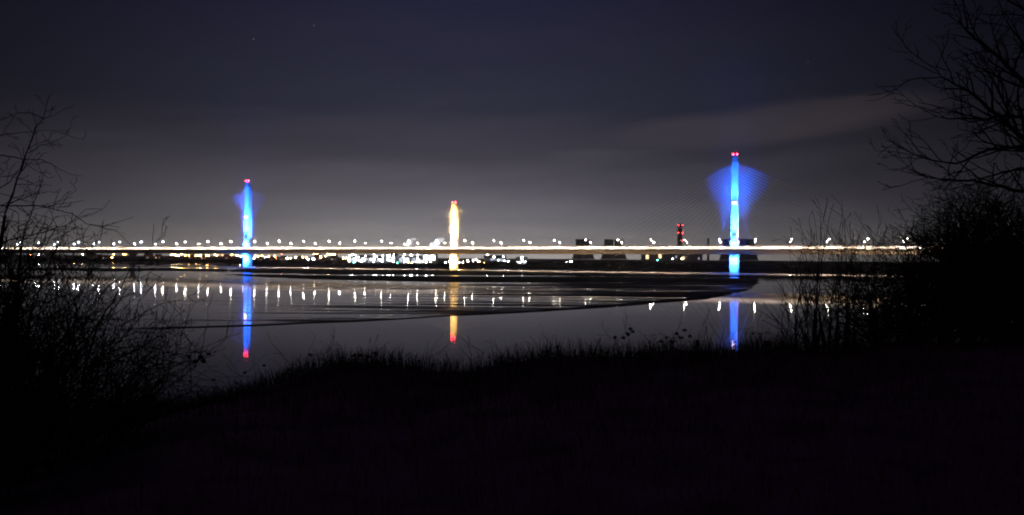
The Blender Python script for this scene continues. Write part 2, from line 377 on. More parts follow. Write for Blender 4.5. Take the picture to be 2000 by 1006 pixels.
def pylon(s, top, ring_z, za0, za1, col, fx, cab_l, cab_r, wscale, power, midp=.10, mids=64, cabr=.081):
    z = zr(s); c = wscale
    rings = [octo(s,4.6*c,4.6*c,-3), octo(s,4.5*c,4.5*c,z-9), octo(s,4.6*c,4.9*c,z-6.2), octo(s,5.6*c,6.4*c,z-4.72),
             octo(s,4.55*c,4.6*c,z-4.6), octo(s,4.4*c,4.4*c,z+2), octo(s,4.3*c,4.2*c,ring_z-.7), octo(s,5.0*c,4.9*c,ring_z-.6), octo(s,5.0*c,4.9*c,ring_z+.6), octo(s,3.8*c,3.8*c,ring_z+.7),
             octo(s,3.75*c,3.75*c,za0-3), octo(s,3.7*c,3.7*c,za0), octo(s,3.25*c,3.25*c,za1+1.5), octo(s,2.75*c,2.75*c,top)]
    p = MB().loft(rings).build('pylon', M['concrete'], bridge); bm_fix(p)
    # cables: one fan to each side
    for side, span in ((-1,cab_l),(1,cab_r)):
        for i in range(16):
            t = i/15
            za = za0 + (za1-za0)*t; sd = s + side*(19 + (span-19)*t)
            hw = (3.7-.45*t)*c
            MB().tube([(s+side*hw*.9, 0, za), (sd, 0, zr(sd)+.3)], cabr, 6).build('cable', M['cable'], p)
    # red aircraft beacons and a thin mast
    for dx, dy in ((-2.0*c,-2.0*c),(2.0*c,-2.0*c)):
        MB().ball((s+dx,dy,top+.9), .75).lathe([(.12,0),(.12,.5)],6,(s+dx,dy,top)).build('beacon', M['red'], p)
    MB().tube([(s+.8,0,top),(s+.8,0,top+6.5)],[.18,.08],6,True).build('mast', M['steel'], p)
    # floodlights: on the deck, at mid height, and below the deck
    up = za0 + 8
    for dx, dy in ((-11,-7),(11,-7),(-11,7),(11,7),(0,-14)):
        fixture(p, None, s+dx, dy, z+.03)
        spot('pylon_floodlight', p, (s+dx,dy,z+1.0), (s, 0, ring_z+ (za1-ring_z)*(.5 if dy != -14 else .72)), power*(.55 if dy != -14 else 1.6), col, (46 if cabr > .08 else 33) if dy != -14 else (40 if cabr > .08 else 30), .9)
    zm = za0 - 1
    for dx, dy in ((-5.2*c,-4.4*c),(5.2*c,-4.4*c),(-5.2*c,4.4*c),(5.2*c,4.4*c)):
        f = MB().box((s+dx*1.15-.3,dy*1.9-.3,zm-.3),(s+dx*1.15+.3,dy*1.9+.3,zm+.3))
        f.tube([(s+dx*1.15,dy*1.9,zm-.3),(s+dx*.6,dy*.6,zm-.6)],.12,5); f.build('floodlight', M['dark_steel'], p)
        if midp: spot('pylon_floodlight', p, (s+dx*1.15,dy*1.9,zm+.5), (s+dx*.4, 0, za0+(za1-za0)*.72), power*midp, col, mids, 1.0)
    for dx in (-5, 5):
        fixture(p, None, s+dx, -13.5, z+.03)
        spot('pylon_floodlight', p, (s+dx,-13.3,z+1.0), (s,-3,z+5), power*.10, col, 70, .7)
    if col is BLUE:
        sx = 8 if s == 0.0 else -8
        fixture(p, None, s+sx, -3, z+.03); spot('pylon_floodlight', p, (s+sx,-3,z+1.0), (s, 0, z+30), power*.13, (1,.02,.2), 44, .6)
    for dx in (-1.1, 1.1):
        MB().box((s+dx*c-.6,-3.75*c-.5,zm-.2),(s+dx*c+.6,-3.75*c-.08,zm+.9)).build('floodlight', fx, p)
    for dx, dy in ((-6,-12),(6,-12),(0,13)):
        spot('pier_floodlight', p, (s+dx,dy,z-7.0), (s,0,(z-4)*.45), power*.10, col, 75, .8)
        fb = MB().box((s+dx-.5,dy-.4,z-6.8),(s+dx+.5,dy+.4,z-6.3)); fb.tube([(s+dx,dy,z-6.3),(s+dx,dy,z-2.5)],.1,5); fb.build('floodlight', M['dark_steel'], p)
    spot('pier_floodlight', p, (s,-13,5.0), (s,0,z-6), power*.06, col, 60, .8)
    return p
pyR = pylon(0.0, 123.0, 33.6, 74.0, 114.0, BLUE, M['fl_pink'], 156, 192, 1.0, 4.6e6)
pyC = pylon(SCn, 77.5, 31.5, 50.5, 72.0, GOLD, M['fl_gold'], 138, 150, .92, 3.0e6, 0, 38, .042)
pyL = pylon(SL, 108.7, 30.5, 64.0, 100.0, BLUE, M['fl_pink'], 165, 141, .96, 8.0e6, 0, 40, .055)

# mud strip under the bridge, its bright light put into a pale colour
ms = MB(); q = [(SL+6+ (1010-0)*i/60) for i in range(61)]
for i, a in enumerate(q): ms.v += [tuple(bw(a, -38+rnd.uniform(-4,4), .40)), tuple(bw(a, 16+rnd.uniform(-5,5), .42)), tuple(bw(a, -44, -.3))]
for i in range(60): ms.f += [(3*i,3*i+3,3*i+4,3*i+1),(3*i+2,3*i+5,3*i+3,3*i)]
tag(ms.build('light_paled_mud', M['light_paled']), kind='structure')
k = SL+20
while k < 420:
    if all(abs(k-t) > 26 for t in (0, SCn, SL)):
        zz = zr(k)-2.75
        MB().box((k-.6,-13.6,zz-.35),(k+.6,-12.9,zz-.02)).build('added_underdeck_lamp', M['steel'], deck)  # lamp box and its beam added to brighten the mud below
        spot('added_underdeck_beam', bridge, (k,-13.2,zz-.5), (k,-14.5,0), 52000, (1,.76,.56), 155, .35, .3)
    k += 35
for s in [SL-181-72*i for i in range(7)] + [205, 275, 345, 415]:
    z = zr(s)-4.68
    rings = [octo(s,1.5,3.2,-2,.2), octo(s,1.5,3.2,z-4,.2), octo(s,1.9,7.8,z-.9,.2), octo(s,1.9,7.8,z,.2)]
    o = MB().loft(rings).build('pier', M['deck_concrete'], bridge); bm_fix(o)

# ------------------------------------------------------------------ lamps on the bridge
ORD = ['zeroth','first','second','third','fourth','fifth','sixth','seventh','eighth','ninth','tenth','eleventh','twelfth','thirteenth','fourteenth','fifteenth','sixteenth','seventeenth','eighteenth','nineteenth','twentieth']
def lamp_proto(m):
    r = empty('street_lamp')
    MB().lathe([(.35,0),(.35,.5),(.16,.55),(.13,9.0)],8).tube([(0,0,8.9),(0,.7,9.15),(0,2.2,9.25)],.08,6).build('pole', M['steel'], r)
    h = MB(); h.box((-.42,1.8,9.26),(.42,3.3,9.46)); hd = h.build('lamp_head', M['steel'], r)
    l = MB(); l.loft([[(-.4,1.85,9.255),(.4,1.85,9.255),(.4,3.2,9.255),(-.4,3.2,9.255)],[(-.28,2.0,8.93),(.28,2.0,8.93),(.28,3.05,8.93),(-.28,3.05,8.93)]]); bm_fix(l.build('lens', m, hd))
    return r
proto_w = lamp_proto(M['lamp']); proto_c = lamp_proto(M['lamp_cool'])
used = {'w':False,'c':False}
stations = [(-14.6+35*k) for k in range(-29, 9)]
for side in (-1, 1):
    for s in stations:
        key = 'c' if s < SL-150 else 'w'
        pr = proto_c if key == 'c' else proto_w
        o = pr if not used[key] else copy_tree(pr); used[key] = True
        p = bw(s, side*15.2, zr(s)+.025)
        o.location = p; o.rotation_euler = (0,0,BR + (0 if side < 0 else PI)); o.scale = (1,1,1.12 if side < 0 else .9)
        nm = 'near' if side < 0 else 'far'
        names = {0:'taller blue', SCn:'gold', SL:'shorter blue'}
        q = min(names, key=lambda t: abs(t-s))
        n = 1 + sum(1 for t in stations if min(names, key=lambda u: abs(u-t)) == q and (t-q)*(s-q) > 0 and abs(t-q) < abs(s-q))
        if q == 0: tail = 'towards the gold pylon' if s < 0 else 'towards the bare trees'
        elif q == SL: tail = 'towards the gold pylon' if s > SL else 'away from the gold pylon'
        else: tail = 'towards the taller blue pylon' if s > q else 'towards the shorter blue pylon'
        tag(o, f'{nm}-side bridge lamp, {ORD[n]} from the {names[q]} pylon {tail}', 'street lamp', 'white street lamps along the bridge')

# ------------------------------------------------------------------ power station far behind
def cooling(px, Y, top_py, which):
    b = at(px, 509, Y); h = at(px, top_py, Y).z - 1.5
    o = empty('cooling_tower', (b.x, b.y, 1.5))
    pr = []
    for i in range(17):
        t = i/16
        r = 25.5*math.sqrt(1 + ((t-.76)/.52)**2*(1.0 if t < .76 else .45))
        pr.append((r, 9 + t*(h-9)))
    sh = MB().lathe(pr, 40, cap=False)
    sh.lathe([(r-1.0, z) for r, z in pr], 40, cap=False); sh.build('shell', M['tower_concrete'], o, smooth=True)
    lg = MB()
    for j in range(24):
        a = 2*PI*j/24; a2 = a+PI/24; rb = pr[0][0]
        lg.tube([(rb*1.04*math.cos(a),rb*1.04*math.sin(a),0),(rb*math.cos(a2),rb*math.sin(a2),9.2)],.8,4)
    lg.build('leg_ring', M['tower_concrete'], o)
    tag(o, which, 'cooling tower', 'power station cooling towers')
cooling(1421.5,4050,467,'dark cooling tower behind taller blue pylon, on its chimney side')
cooling(1437,4260,467.5,'dark cooling tower standing directly behind the taller blue pylon')
cooling(1450,4050,467,'dark cooling tower just past the taller blue pylon, second from the bare trees')
cooling(1465,4240,467.5,'dark cooling tower behind taller blue pylon, on its bare tree side')
cooling(1133,4300,467.5,'hazy cooling tower nearest the gold pylon behind the deck')
cooling(1146,4480,468.5,'hazy cooling tower second from the gold pylon behind the deck')
cooling(1189,4300,467.5,'hazy cooling tower third from the gold pylon, past a gap')
cooling(1209,4420,468.5,'hazy cooling tower of the far group closest to the tall chimney')

def chimney():
    Y = 4100; b = at(1327.3, 510, Y); top = at(1327.3, 437, Y).z
    o = empty('chimney_stack', (b.x,b.y,1.5)); tag(o, 'tall dark power station chimney with three tiers of red lights', 'chimney')
    MB().lathe([(15,0),(13.2,60),(12,top-1.5)],28).build('shaft', M['dark_concrete'], o, smooth=True)
    for py in (440.2, 455, 470.3):
        z = at(1327, py, Y).z-1.5
        MB().lathe([(14.2,z-1.6),(14.8,z-1.6),(14.8,z-1.1),(14.2,z-1.1)],28,cap=False).build('gallery', M['dark_steel'], o)
        for dx in (-10.2, 9.8):
            if py > 465 and dx < 0: continue
            hb = MB().box((dx-1.7,-15.2,z-1.3),(dx+1.7,-13.2,z+1.3)).build('beacon', M['dark_steel'], o)
            MB().box((dx-1.5,-15.32,z-1.1),(dx+1.5,-15.21,z+1.1)).build('lens', M['red_far'], hb)
chimney()
def thin_stack():
    Y = 4000; b = at(1383, 509, Y); t = at(1383, 465.5, Y).z
    o = empty('exhaust_stack', (b.x,b.y,1.5)); tag(o, 'slim dark stack between the chimney and the taller blue pylon', 'chimney')
    MB().lathe([(6,0),(5.2,t-8)],18,cap=True).build('shaft', M['tower_concrete'], o); MB().lathe([(5.6,t-8),(5.6,t-1.5),(4.6,t-1.5)],18).build('cap', M['dark_steel'], o)
thin_stack()

def building(px0, px1, py_top, Y, label, wins, wall='cladding', depth=40, pitch=.12, cat='building', name='factory', group=None, chimney_=False):
    """walls, pitched roof, door and window panels; wins = list of (u0,u1,v0,v1,material) as shares of the front wall"""
    a = at(px0, 505, Y); c = at(px1, 505, Y); w = c.x-a.x; h = max(4, at((px0+px1)/2, py_top, Y).z-1.6)
    o = empty(name, ((a.x+c.x)/2, Y, 1.6)); tag(o, label, cat, group)
    rh = w*pitch if pitch < .3 else depth*.35; ev = h-min(rh, h*.4)
    MB().box((-w/2,0,0),(w/2,depth,ev)).build('wall', M[wall], o)
    r = MB()
    r.loft([[(-w/2-.4,-.4,ev),(-w/2-.4,depth+.4,ev),(-w/2-.4,depth/2,h)],[(w/2+.4,-.4,ev),(w/2+.4,depth+.4,ev),(w/2+.4,depth/2,h)]])
    ro = r.build('roof', M['slate' if wall == 'brick' else 'dark_steel'], o); bm_fix(ro)
    if chimney_: MB().box((-w*.3-.6,depth/2-.6,h-.8),(-w*.3+.6,depth/2+.6,h+1.6)).build('chimney', M['brick'], ro)
    for u0,u1,v0,v1,mm in wins:
        fr = MB().box((-w/2+u0*w-.15,-.12,v0*ev-.15),(-w/2+u1*w+.15,-.003,v1*ev+.15)).build('window', M['dark_steel'], o)
        MB().box((-w/2+u0*w,-.2,v0*ev),(-w/2+u1*w,-.123,v1*ev)).build('pane', M[mm], fr)
    MB().box((-w*.04-.6,-.1,0),(w*.04+.6,-.003,min(ev*.45,5))).build('door', M['dark_steel'], o)
    return o
building(1256,1372,489.5,4100,'long dark boiler house between the cooling towers and chimney',
         [(.045,.095,.22,.66,'win_warm'),(.26,.31,.3,.8,'win_warm'),(.49,.52,.2,.4,'win_dim'),(.545,.575,.36,.6,'win_dim'),(.64,.70,.2,.5,'win_warm'),(.93,.95,.2,.42,'win_dim')], 'tower_concrete', 60, .02, 'power station', 'boiler_house')
building(678,718,498,1400,'brightest white factory beyond the dark tree clump',[(.04,.22,.45,.8,'win_white'),(.28,.45,.55,.92,'win_white'),(.5,.68,.4,.7,'win_white'),(.74,.96,.5,.9,'win_white')])
building(721,750,500,1420,'white lit factory second from the dark tree clump',[(.05,.35,.5,.92,'win_white'),(.45,.62,.3,.6,'win_dim'),(.68,.95,.45,.8,'win_white')])
building(752,774,495.5,1450,'tall white lit factory block midway to the gold pylon',[(.06,.4,.35,.55,'win_white'),(.1,.5,.68,.9,'win_white'),(.6,.94,.4,.75,'win_dim')])
building(778,800,500,1400,'white lit shed with a green light before it',[(.08,.4,.3,.9,'win_dim'),(.5,.92,.3,.9,'win_white')])
building(802,824,500,1450,'low white lit shed beside the bright floodlight mast',[(.06,.45,.4,.9,'win_dim'),(.52,.94,.15,.6,'win_white')])
building(826,851,495,1430,'white lit factory block next to the gold pylon',[(.04,.32,.42,.97,'win_white'),(.35,.65,.42,.97,'win_white'),(.68,.96,.42,.97,'win_white')])
building(945,988,498.5,1600,'pale lit warehouse between the gold pylon and far woods',[(.30,.52,.45,.9,'win_dim'),(.6,.95,.4,.85,'win_dim')])
building(1008,1030,502,1500,'small lit works building under the deck with a bright gable',[(.35,.62,.1,.95,'win_white'),(.1,.9,.1,.4,'win_white')])

def process_tower(px, py, Y, r, lights, label):
    t = at(px, py, Y); h = t.z-1.6
    o = empty('process_tower', (t.x,Y,1.6)); tag(o, label, 'process tower', 'lit process towers of the chemical works')
    MB().lathe([(r*1.2,0),(r*1.2,.8),(r,1.2),(r,h-1.5),(r*.5,h-.4),(.2,h)],14).build('column', M['cladding'], o, smooth=False)
    st = MB()
    for k in range(1, lights+1):
        z = h*k/(lights+.3)
        st.lathe([(r*1.05,z),(r*1.9,z),(r*1.9,z+.2),(r*1.05,z+.2)],14,cap=False)
    st.tube([(r*1.7,-r,0),(r*1.7,-r,h*.95)],.18,4); st.build('gallery', M['steel'], o)
    for k in range(1, lights+1):
        z = h*k/(lights+.3); x = rnd.uniform(-1,1)*r
        MB().ball((x,-r*1.95,z-.7),.62,8,5).build('lamp', M['flood'], o)
for a in [(684,497,1380,1.6,3,'lit process tower at the end beside the dark tree clump'),(695,495.5,1390,1.2,3,'thin lit process tower second from the dark tree clump'),(714,497,1380,1.8,2,'stout lit process tower between the two brightest factories'),
          (731,494.5,1400,1.4,4,'tall lit process tower before the second factory'),(748,497,1390,1.5,3,'lit process tower beside the tall factory block'),(768,494,1400,1.5,4,'tall lit process tower past the tall factory block'),
          (789,495,1385,1.7,4,'lit process tower near the green lamp'),(815,496,1390,1.3,3,'lit process tower before the block next to the gold pylon'),(1018,500,1420,2.0,3,'lone lit process tower past the gold pylon')]:
    process_tower(*a)
# ------------------------------------------------------------------ town lamps and floodlight masts
PYL = [(483,'shorter blue'),(888,'gold'),(1435,'taller blue')]
def between_label(kind, px, allpx):
    allpx = sorted(allpx)
    q, qn = min(PYL, key=lambda t: abs(t[0]-px))
    n = 1 + sum(1 for t in allpx if min(PYL, key=lambda u: abs(u[0]-t))[0] == q and (t-q)*(px-q) > 0 and abs(t-q) < abs(px-q))
    if q == 1435: tail = 'towards the gold one' if px < q else 'towards the bare trees'
    elif q == 483: tail = 'towards the gold one' if px > q else 'away from the gold one'
    else: tail = 'towards the taller blue' if px > q else 'towards the shorter blue'
    no = ORD[n] if n < len(ORD) else f'{n}th'
    return f'{kind}, {no} from the {qn} pylon {tail}'
TOWN = [(59,497,'town_red',1.3),(76,496,'town_white',1.3),(145,500,'town_orange',.8),(161,496,'town_warm',1),(178,496,'town_orange',1),(177,500,'town_white',1),(219,502,'town_orange',1),(222,496,'town_orange',.9),
 (241,496,'town_orange',1),(245,496.5,'town_orange',.7),(256,496,'town_orange',1),(262,496.5,'town_orange',.8),(335,497,'town_warm',1),(339,497,'town_warm',.8),(344,498,'town_warm',1),(348,499,'town_warm',1.2),(355,495.5,'town_orange',1),(362,498,'town_orange',1),(369,499,'town_orange',1),
 (384,498,'town_orange',1.2),(391,498,'town_warm',1.6),(403,498,'town_orange',1.2),(407,499,'town_orange',1),(420,497,'town_orange',1.2),(424,498,'town_orange',.7),(434,498,'town_red',.8),(451,498,'town_red',1),(454,497,'town_orange',.7),(463,498,'town_warm',1.2),(470,500,'town_warm',1.2),
 (496,504,'town_warm',1.2),(499,499,'town_orange',1),(504,500,'town_warm',1.3),(512,499,'town_orange',1),(518,502,'town_white',.7),(525,500,'town_orange',1.2),(537,500,'town_orange',1),(539,504,'town_red',.6),(550,496,'town_red',.6),
 (561,504,'town_white',1.5),(568,504,'town_warm',.9),(577,502,'town_warm',1.3),(591,502,'town_orange',1),(598,502,'town_warm',1),(602,506,'town_white',1.4),(613,495.5,'town_orange',.8),(619,495.5,'town_orange',.8),(626,500,'town_warm',1),(626.5,503,'town_orange',.8),(637,504,'town_white',.8),
 (640,495.8,'town_orange',.9),(645,495.8,'town_warm',.9),(649.5,496,'town_warm',.9),(654,496.2,'town_orange',.9),(668,505.5,'town_orange',1.5),(671,503,'town_warm',1),(677,503,'town_warm',.9),
 (690,513,'town_cyan',1),(776,513,'town_green',1.2),(789,500,'town_white',1.2),(790,508,'town_white',1.3),(797,511,'town_warm',1.2),(805,512,'town_warm',1.2),(813,511,'town_white',1.2),(826,511,'town_warm',1.2),(833,512,'town_white',1.2),(841,511,'town_warm',1.2),(853,502,'town_white',1),
 (870,512,'town_white',1.3),(877,510,'town_warm',1.4),(897,512,'town_white',1.3),(904,512,'town_white',1.2),(914,510,'town_warm',1.3),(913,508,'town_warm',.8),(924,508,'town_white',1.3),(936,510,'town_warm',1),(944,512,'town_orange',1.4),(952,497,'town_white',1.4),(973,508,'town_white',1),(986,509,'town_white',1.2),(993,509.5,'town_white',1.2),
 (1011,510.5,'town_white',1.2),(1026,510,'town_white',1.2),(1106,511,'town_white',1.6),(1284,507,'town_green',1.2),(1314,505,'town_white',.9),(1332,505,'town_warm',1.2)]
CNAME = {'town_orange':'orange','town_warm':'warm yellow','town_white':'white','town_red':'dim red','town_green':'green','town_cyan':'cyan'}
protos = {}
def town_lamp_parts(m, size, hgt):
    r = empty('town_lamp')
    MB().lathe([(.22,0),(.1,hgt-.3)],6).tube([(0,0,hgt-.4),(0,-.6,hgt-.05),(0,-1.5,hgt)],.07,5).build('pole', M['dark_steel'], r)
    h = MB(); h.box((-.45*size,-2.4,hgt-.02),(.45*size,-1.3,hgt+.15)); hd = h.build('lamp_head', M['dark_steel'], r)
    MB().ball((0,-1.9,hgt-.28*size-.03), .42*size, 8, 5, .66).build('lens', m, hd)
    return r
for cn in CNAME:
    mine = [t for t in TOWN if t[2] == cn]
    for (px, py, m, size) in mine:
        Y = 1500 + rnd.uniform(0,120) if px > 480 else 1850 + rnd.uniform(0,200)
        if px > 1250: Y = 2600
        if py > 507: Y = min(Y, 1330)
        p = at(px, py, Y)
        hgt = max(3.0, p.z - 1.6)
        o = town_lamp_parts(M[m], size*Y/1500*(1.9 if px<680 else 1.7), hgt); o.location = (p.x, p.y+1.9, 1.6)
        tag(o, between_label(f'far-shore {CNAME[cn]} lamp', px, [t[0] for t in mine]), 'street lamp', 'town lamps along the far shore')
MASTS = [(612,506,3.0),(636,501,1.0),(688,498,2.2),(699,502,2.6),(710,505,2.8),(706,510,2.6),(735,501,2.4),(741,507,2.4),(759,499,3.6),(761,509,2.6),(803,498.5,3.2),(833,500,2.4),(845,500,2.4),(965,502,2.6),(930,507,2.0),(983,501,1.6),(1019,504,2.2),(1115,511,3.0)]
for (px, py, size) in MASTS:
    Y = 1340 + rnd.uniform(0,50)
    if py > 507: Y = 1290
    p = at(px, py, Y)
    hgt = p.z-1.6
    o = empty('floodlight_mast', (p.x,p.y,1.6))
    tag(o, between_label('far-shore white floodlight mast', px, [t[0] for t in MASTS]), 'floodlight', 'floodlight masts by the factories')
    MB().lathe([(.45,0),(.22,max(2,hgt-.2))],8).build('pole', M['dark_steel'], o)
    hd = MB().box((-.6*size,-.25,hgt-.28*size),(.6*size,.1,hgt+.28*size)).build('lamp_head', M['dark_steel'], o)
    MB().box((-.55*size,-.35,hgt-.24*size),(.55*size,-.253,hgt+.24*size)).build('lens', M['flood'], hd)

# houses of the town, dim between their lamps
HOUSES = [(96,502),(128,503),(190,501.5),(205,503),(290,499.5),(308,500.5),(372,500),(398,501),(444,500.5),(508,504),(532,505),(553,504),(584,504),(620,499.5),(628,505),(652,499),(684,506)]
for i, (px, py) in enumerate(HOUSES):
    Y = 1800 if px > 480 else 2150
    w = rnd.choice((9,11,13))
    building(px-w/2, px+w/2, py-4.5, Y, between_label('far-shore brick house', px, [t[0] for t in HOUSES]),
             [(.12,.24,.3,.5,'win_warm'),(.7,.82,.3,.5,'win_dim')] if i % 2 else [(.3,.4,.3,.5,'win_dim')], 'brick', 9, .5, 'house', 'brick_house', 'brick houses of the far town', True)

# ------------------------------------------------------------------ far woods
def band_top(px):
    T = [(-300,503),(0,503.5),(120,503),(250,505),(350,505.5),(480,507),(560,509),(630,508),(680,514),(850,515),(900,515),(960,510),(1000,511),(1100,509.5),(1200,510.5),(1400,512),(1480,513.5),(1560,516),(1700,515),(1850,517),(2300,518)]
    for (a,b),(c,d) in zip(T,T[1:]):
        if a <= px <= c: return b+(d-b)*(px-a)/(c-a)
    return 515
def clump(mb, c, rx, rz, n, size):
    for _ in range(n):
        a = rnd.uniform(0,2*PI); u = rnd.uniform(-1,1); r = rnd.uniform(.35,1)**.6
        q = math.sqrt(1-u*u)
        p = Vector((c[0]+rx*r*q*math.cos(a), c[1]+rx*r*q*math.sin(a), c[2]+rz*r*u))
        k = [Vector((rnd.uniform(-1,1),rnd.uniform(-.6,.6),rnd.uniform(-1,1)))*size for _ in range(3)]
        mb.tri(p+k[0], p+k[1], p+k[2])
wood = MB(); px = -280.0
while px < 2250:
    sy = shore_y(px); Y = on_z(px, sy, 0).y + rnd.uniform(14,60)
    top = at(px, band_top(px)+rnd.gauss(0,1.0), Y); h = max(3.0, top.z-1.0)
    rx = rnd.uniform(3.5,6.5)
    clump(wood, (top.x, Y, 1.0+h*.52), rx, h*.5, 46, 1.5)
    wood.tube([(top.x,Y,.6),(top.x,Y,1+h*.7)],.35,4)
    px += rnd.uniform(1.6,3.6)
tag(wood.build('far_woodland', M['far_tree']), 'dark tree line along the far shore', None, None, 'stuff')
def far_tree(px, py, Y, rx, label):
    t = at(px, py, Y); h = t.z-1.2
    o = empty('far_tree', (t.x, Y, 1.2)); tag(o, label, 'tree', 'taller trees on the far shore')
    MB().lathe([(.6,0),(.35,h*.6)],7).build('trunk', M['bark'], o)
    c = MB(); clump(c, (0,0,h*.58), rx, h*.42, 220, 1.2); c.build('crown', M['far_tree'], o)
far_tree(644,499.5,1230,9,'dark tree clump on the far shore, nearer the shorter blue pylon')
far_tree(656,498,1240,10,'tallest dark tree beside the bright white factory')
far_tree(668,504,1225,7,'lower dark tree leaning against the bright white factory')
far_tree(962,508,1190,8,'dark bushy tree past the gold pylon under the deck')
far_tree(1075,507,1180,8,'dark tree below the deck near the small lit works building')
far_tree(1505,509.5,1090,9,'lone round tree past the taller blue pylon')

# steam drifting behind the deck
def steam():
    m = D.materials.new('steam'); m.use_nodes = True; nt = m.node_tree; nt.nodes.clear()
    out = nt.nodes.new('ShaderNodeOutputMaterial'); v = nt.nodes.new('ShaderNodeVolumePrincipled')
    v.inputs['Color'].default_value = (.95,.95,1,1); v.inputs['Density'].default_value = .11
    nt.links.new(v.outputs[0], out.inputs['Volume'])
    return m
M['steam'] = steam()

def puff(px, py, n, r, label):
    c = at(px, py, 1500); mb = MB()
    for k in range(n):
        t = k/max(1,n-1); a = r*(1-.45*t)
        mb.ball((c.x+(t-.3)*16+rnd.uniform(-2,2), c.y+rnd.uniform(-3,3), c.z-5+t*11+rnd.uniform(-1.5,1.5)), a, 12, 8, .8)
    o = mb.build('steam', M['steam'], smooth=True); tag(o, label, None, None, 'stuff')
    l = D.lights.new('factory_floodlight','SPOT'); l.energy = 6e5; l.spot_size = math.radians(70); l.color = (.95,.97,1)
    lo = D.objects.new('factory_floodlight', l); COL.objects.link(lo); lo.location = (c.x-8, c.y-22, 14); lo.rotation_euler = (Vector(c)-lo.location).to_track_quat('-Z','Y').to_euler()
puff(797,474,6,6.5,'white steam drifting over the lit factories')
puff(853,472,7,8.0,'white steam puff close beside the gold pylon')

# ------------------------------------------------------------------ near bank
SIL = [(-400,815),(0,812),(350,806),(420,790),(480,768),(560,738),(640,722),(740,716),(830,728),(905,736),(950,727),(1000,714),(1100,708),(1200,700),(1300,690),(1430,696),(1500,690),(1600,690),(2000,690),(2600,690)]
def interp(T, x):
    if x <= T[0][0]: return T[0][1]
    for (a,b),(c,d) in zip(T,T[1:]):
        if a <= x <= c:
            t = (x-a)/(c-a); return b+(d-b)*t
    return T[-1][1]
def sstep(a,b,x):
    t = max(0,min(1,(x-a)/(b-a))); return t*t*(3-2*t)
def gz(X, Y):
    crest = 14 + 17*sstep(.40,.62,X/max(Y,4))
    px = CX + X/max(14,1)*F
    py = interp(SIL, px)
    u, v = uv(px, py); zc = H + v*14
    bump = .05*math.sin(X*1.7+Y*.9)+.04*math.sin(X*3.1-Y*2.3+1)
    if Y <= 14:
        return 13.38 + (zc-13.38)*sstep(1.5,14,Y) + bump
    return zc + bump - (Y-crest)*.30*sstep(0,3,Y-crest) - (min(crest,Y)-14)*(.135-.032*sstep(.43,.52,X/max(Y,4)))
def bank():
    mb = MB(); xs = [-120,-80,-55,-40,-30,-24]+[-20+.6*i for i in range(75)]+[26,30,36,44,55,80,120]
    ys = [-200,-60,-20,-8,-3]+[.8*i for i in range(52)]+[44,50,58,66,78,92]
    for y in ys:
        for x in xs: mb.v.append((x,y,max(-2.0,gz(x,max(y,0)))))
    n = len(xs)
    for j in range(len(ys)-1):
        for i in range(n-1): mb.f.append((j*n+i,j*n+i+1,(j+1)*n+i+1,(j+1)*n+i))
    return tag(mb.build('river_bank', M['soil'], smooth=True), kind='structure')
bank()
def grass():
    mb = MB()
    def blade(x, y, h, lean, w):
        z = gz(x,y)-.03; a = rnd.uniform(0,2*PI)
        dx, dy = math.cos(a)*lean*h, math.sin(a)*lean*h
        p0 = Vector((x,y,z)); p1 = Vector((x+dx*.35,y+dy*.35,z+h*.6)); p2 = Vector((x+dx,y+dy,z+h*(1-.25*lean)))
        s = Vector((w,0,0))
        mb.quad(p0-s,p0+s,p1+s*.7,p1-s*.7); mb.tri(p1-s*.7,p1+s*.7,p2)
    for _ in range(15000):
        x = rnd.uniform(-9,12); y = rnd.triangular(7,17,14)+ 9*sstep(5,9,x)*rnd.random()
        blade(x, y, abs(rnd.gauss(.2,.09))+.06, rnd.uniform(.1,.8), rnd.uniform(.003,.006))
    for _ in range(900):
        x = rnd.uniform(-8,6); y = rnd.uniform(12.5,15)
        blade(x, y, rnd.uniform(.3,.55), rnd.uniform(.2,.7), .0035)
    for _ in range(170):
        cx = rnd.uniform(-7,6.5); cy_ = rnd.uniform(12.2,15.5); hh = rnd.uniform(.25,.62)
        for k in range(rnd.randrange(5,22)):
            blade(cx+rnd.gauss(0,.12), cy_+rnd.gauss(0,.12), hh*rnd.uniform(.5,1.15), rnd.uniform(.15,.9), .003)
    for _ in range(4000):
        x = rnd.uniform(-8,12); y = rnd.uniform(2.5,8)
        if abs(x) > y*.75+1: continue
        blade(x, y, abs(rnd.gauss(.14,.07))+.05, rnd.uniform(.1,.8), rnd.uniform(.003,.005))
    return tag(mb.build('bank_grass', M['grass']), 'rough dark winter grass on the near bank', None, None, 'stuff')
grass()

# ------------------------------------------------------------------ branching plants
def grow(mb, p, d, length, r, level, P, out=None):
    """one branch and its side shoots"""
    n = max(3, int(length/P['seg'])); pts = [p.copy()]; rad = [r]
    q = p.copy(); dd = d.normalized(); sl = length/n
    for i in range(n):
        dd = (dd + Vector((rnd.gauss(0,1),rnd.gauss(0,1),rnd.gauss(0,1)))*P['wob'] + Vector((0,0,P['up']))).normalized()
        q = q + dd*sl; pts.append(q.copy()); rad.append(r*(1-.8*(i+1)/n)+P['rmin'])
        if level > 0 and i >= n*P['start'] and rnd.random() < P['prob']:
            ax = dd.orthogonal().normalized(); ax.rotate(Matrix.Rotation(rnd.uniform(0,2*PI),3,dd))
            cd = dd.copy(); cd.rotate(Matrix.Rotation(rnd.uniform(*P['ang']),3,ax))
            grow(mb, q, cd, length*rnd.uniform(*P['ratio'])*(1-.4*i/n), max(rad[-1]*.65,P['rmin']), level-1, P)
    mb.tube(pts, rad, 5 if r > .03 else 4 if r > .012 else 3)
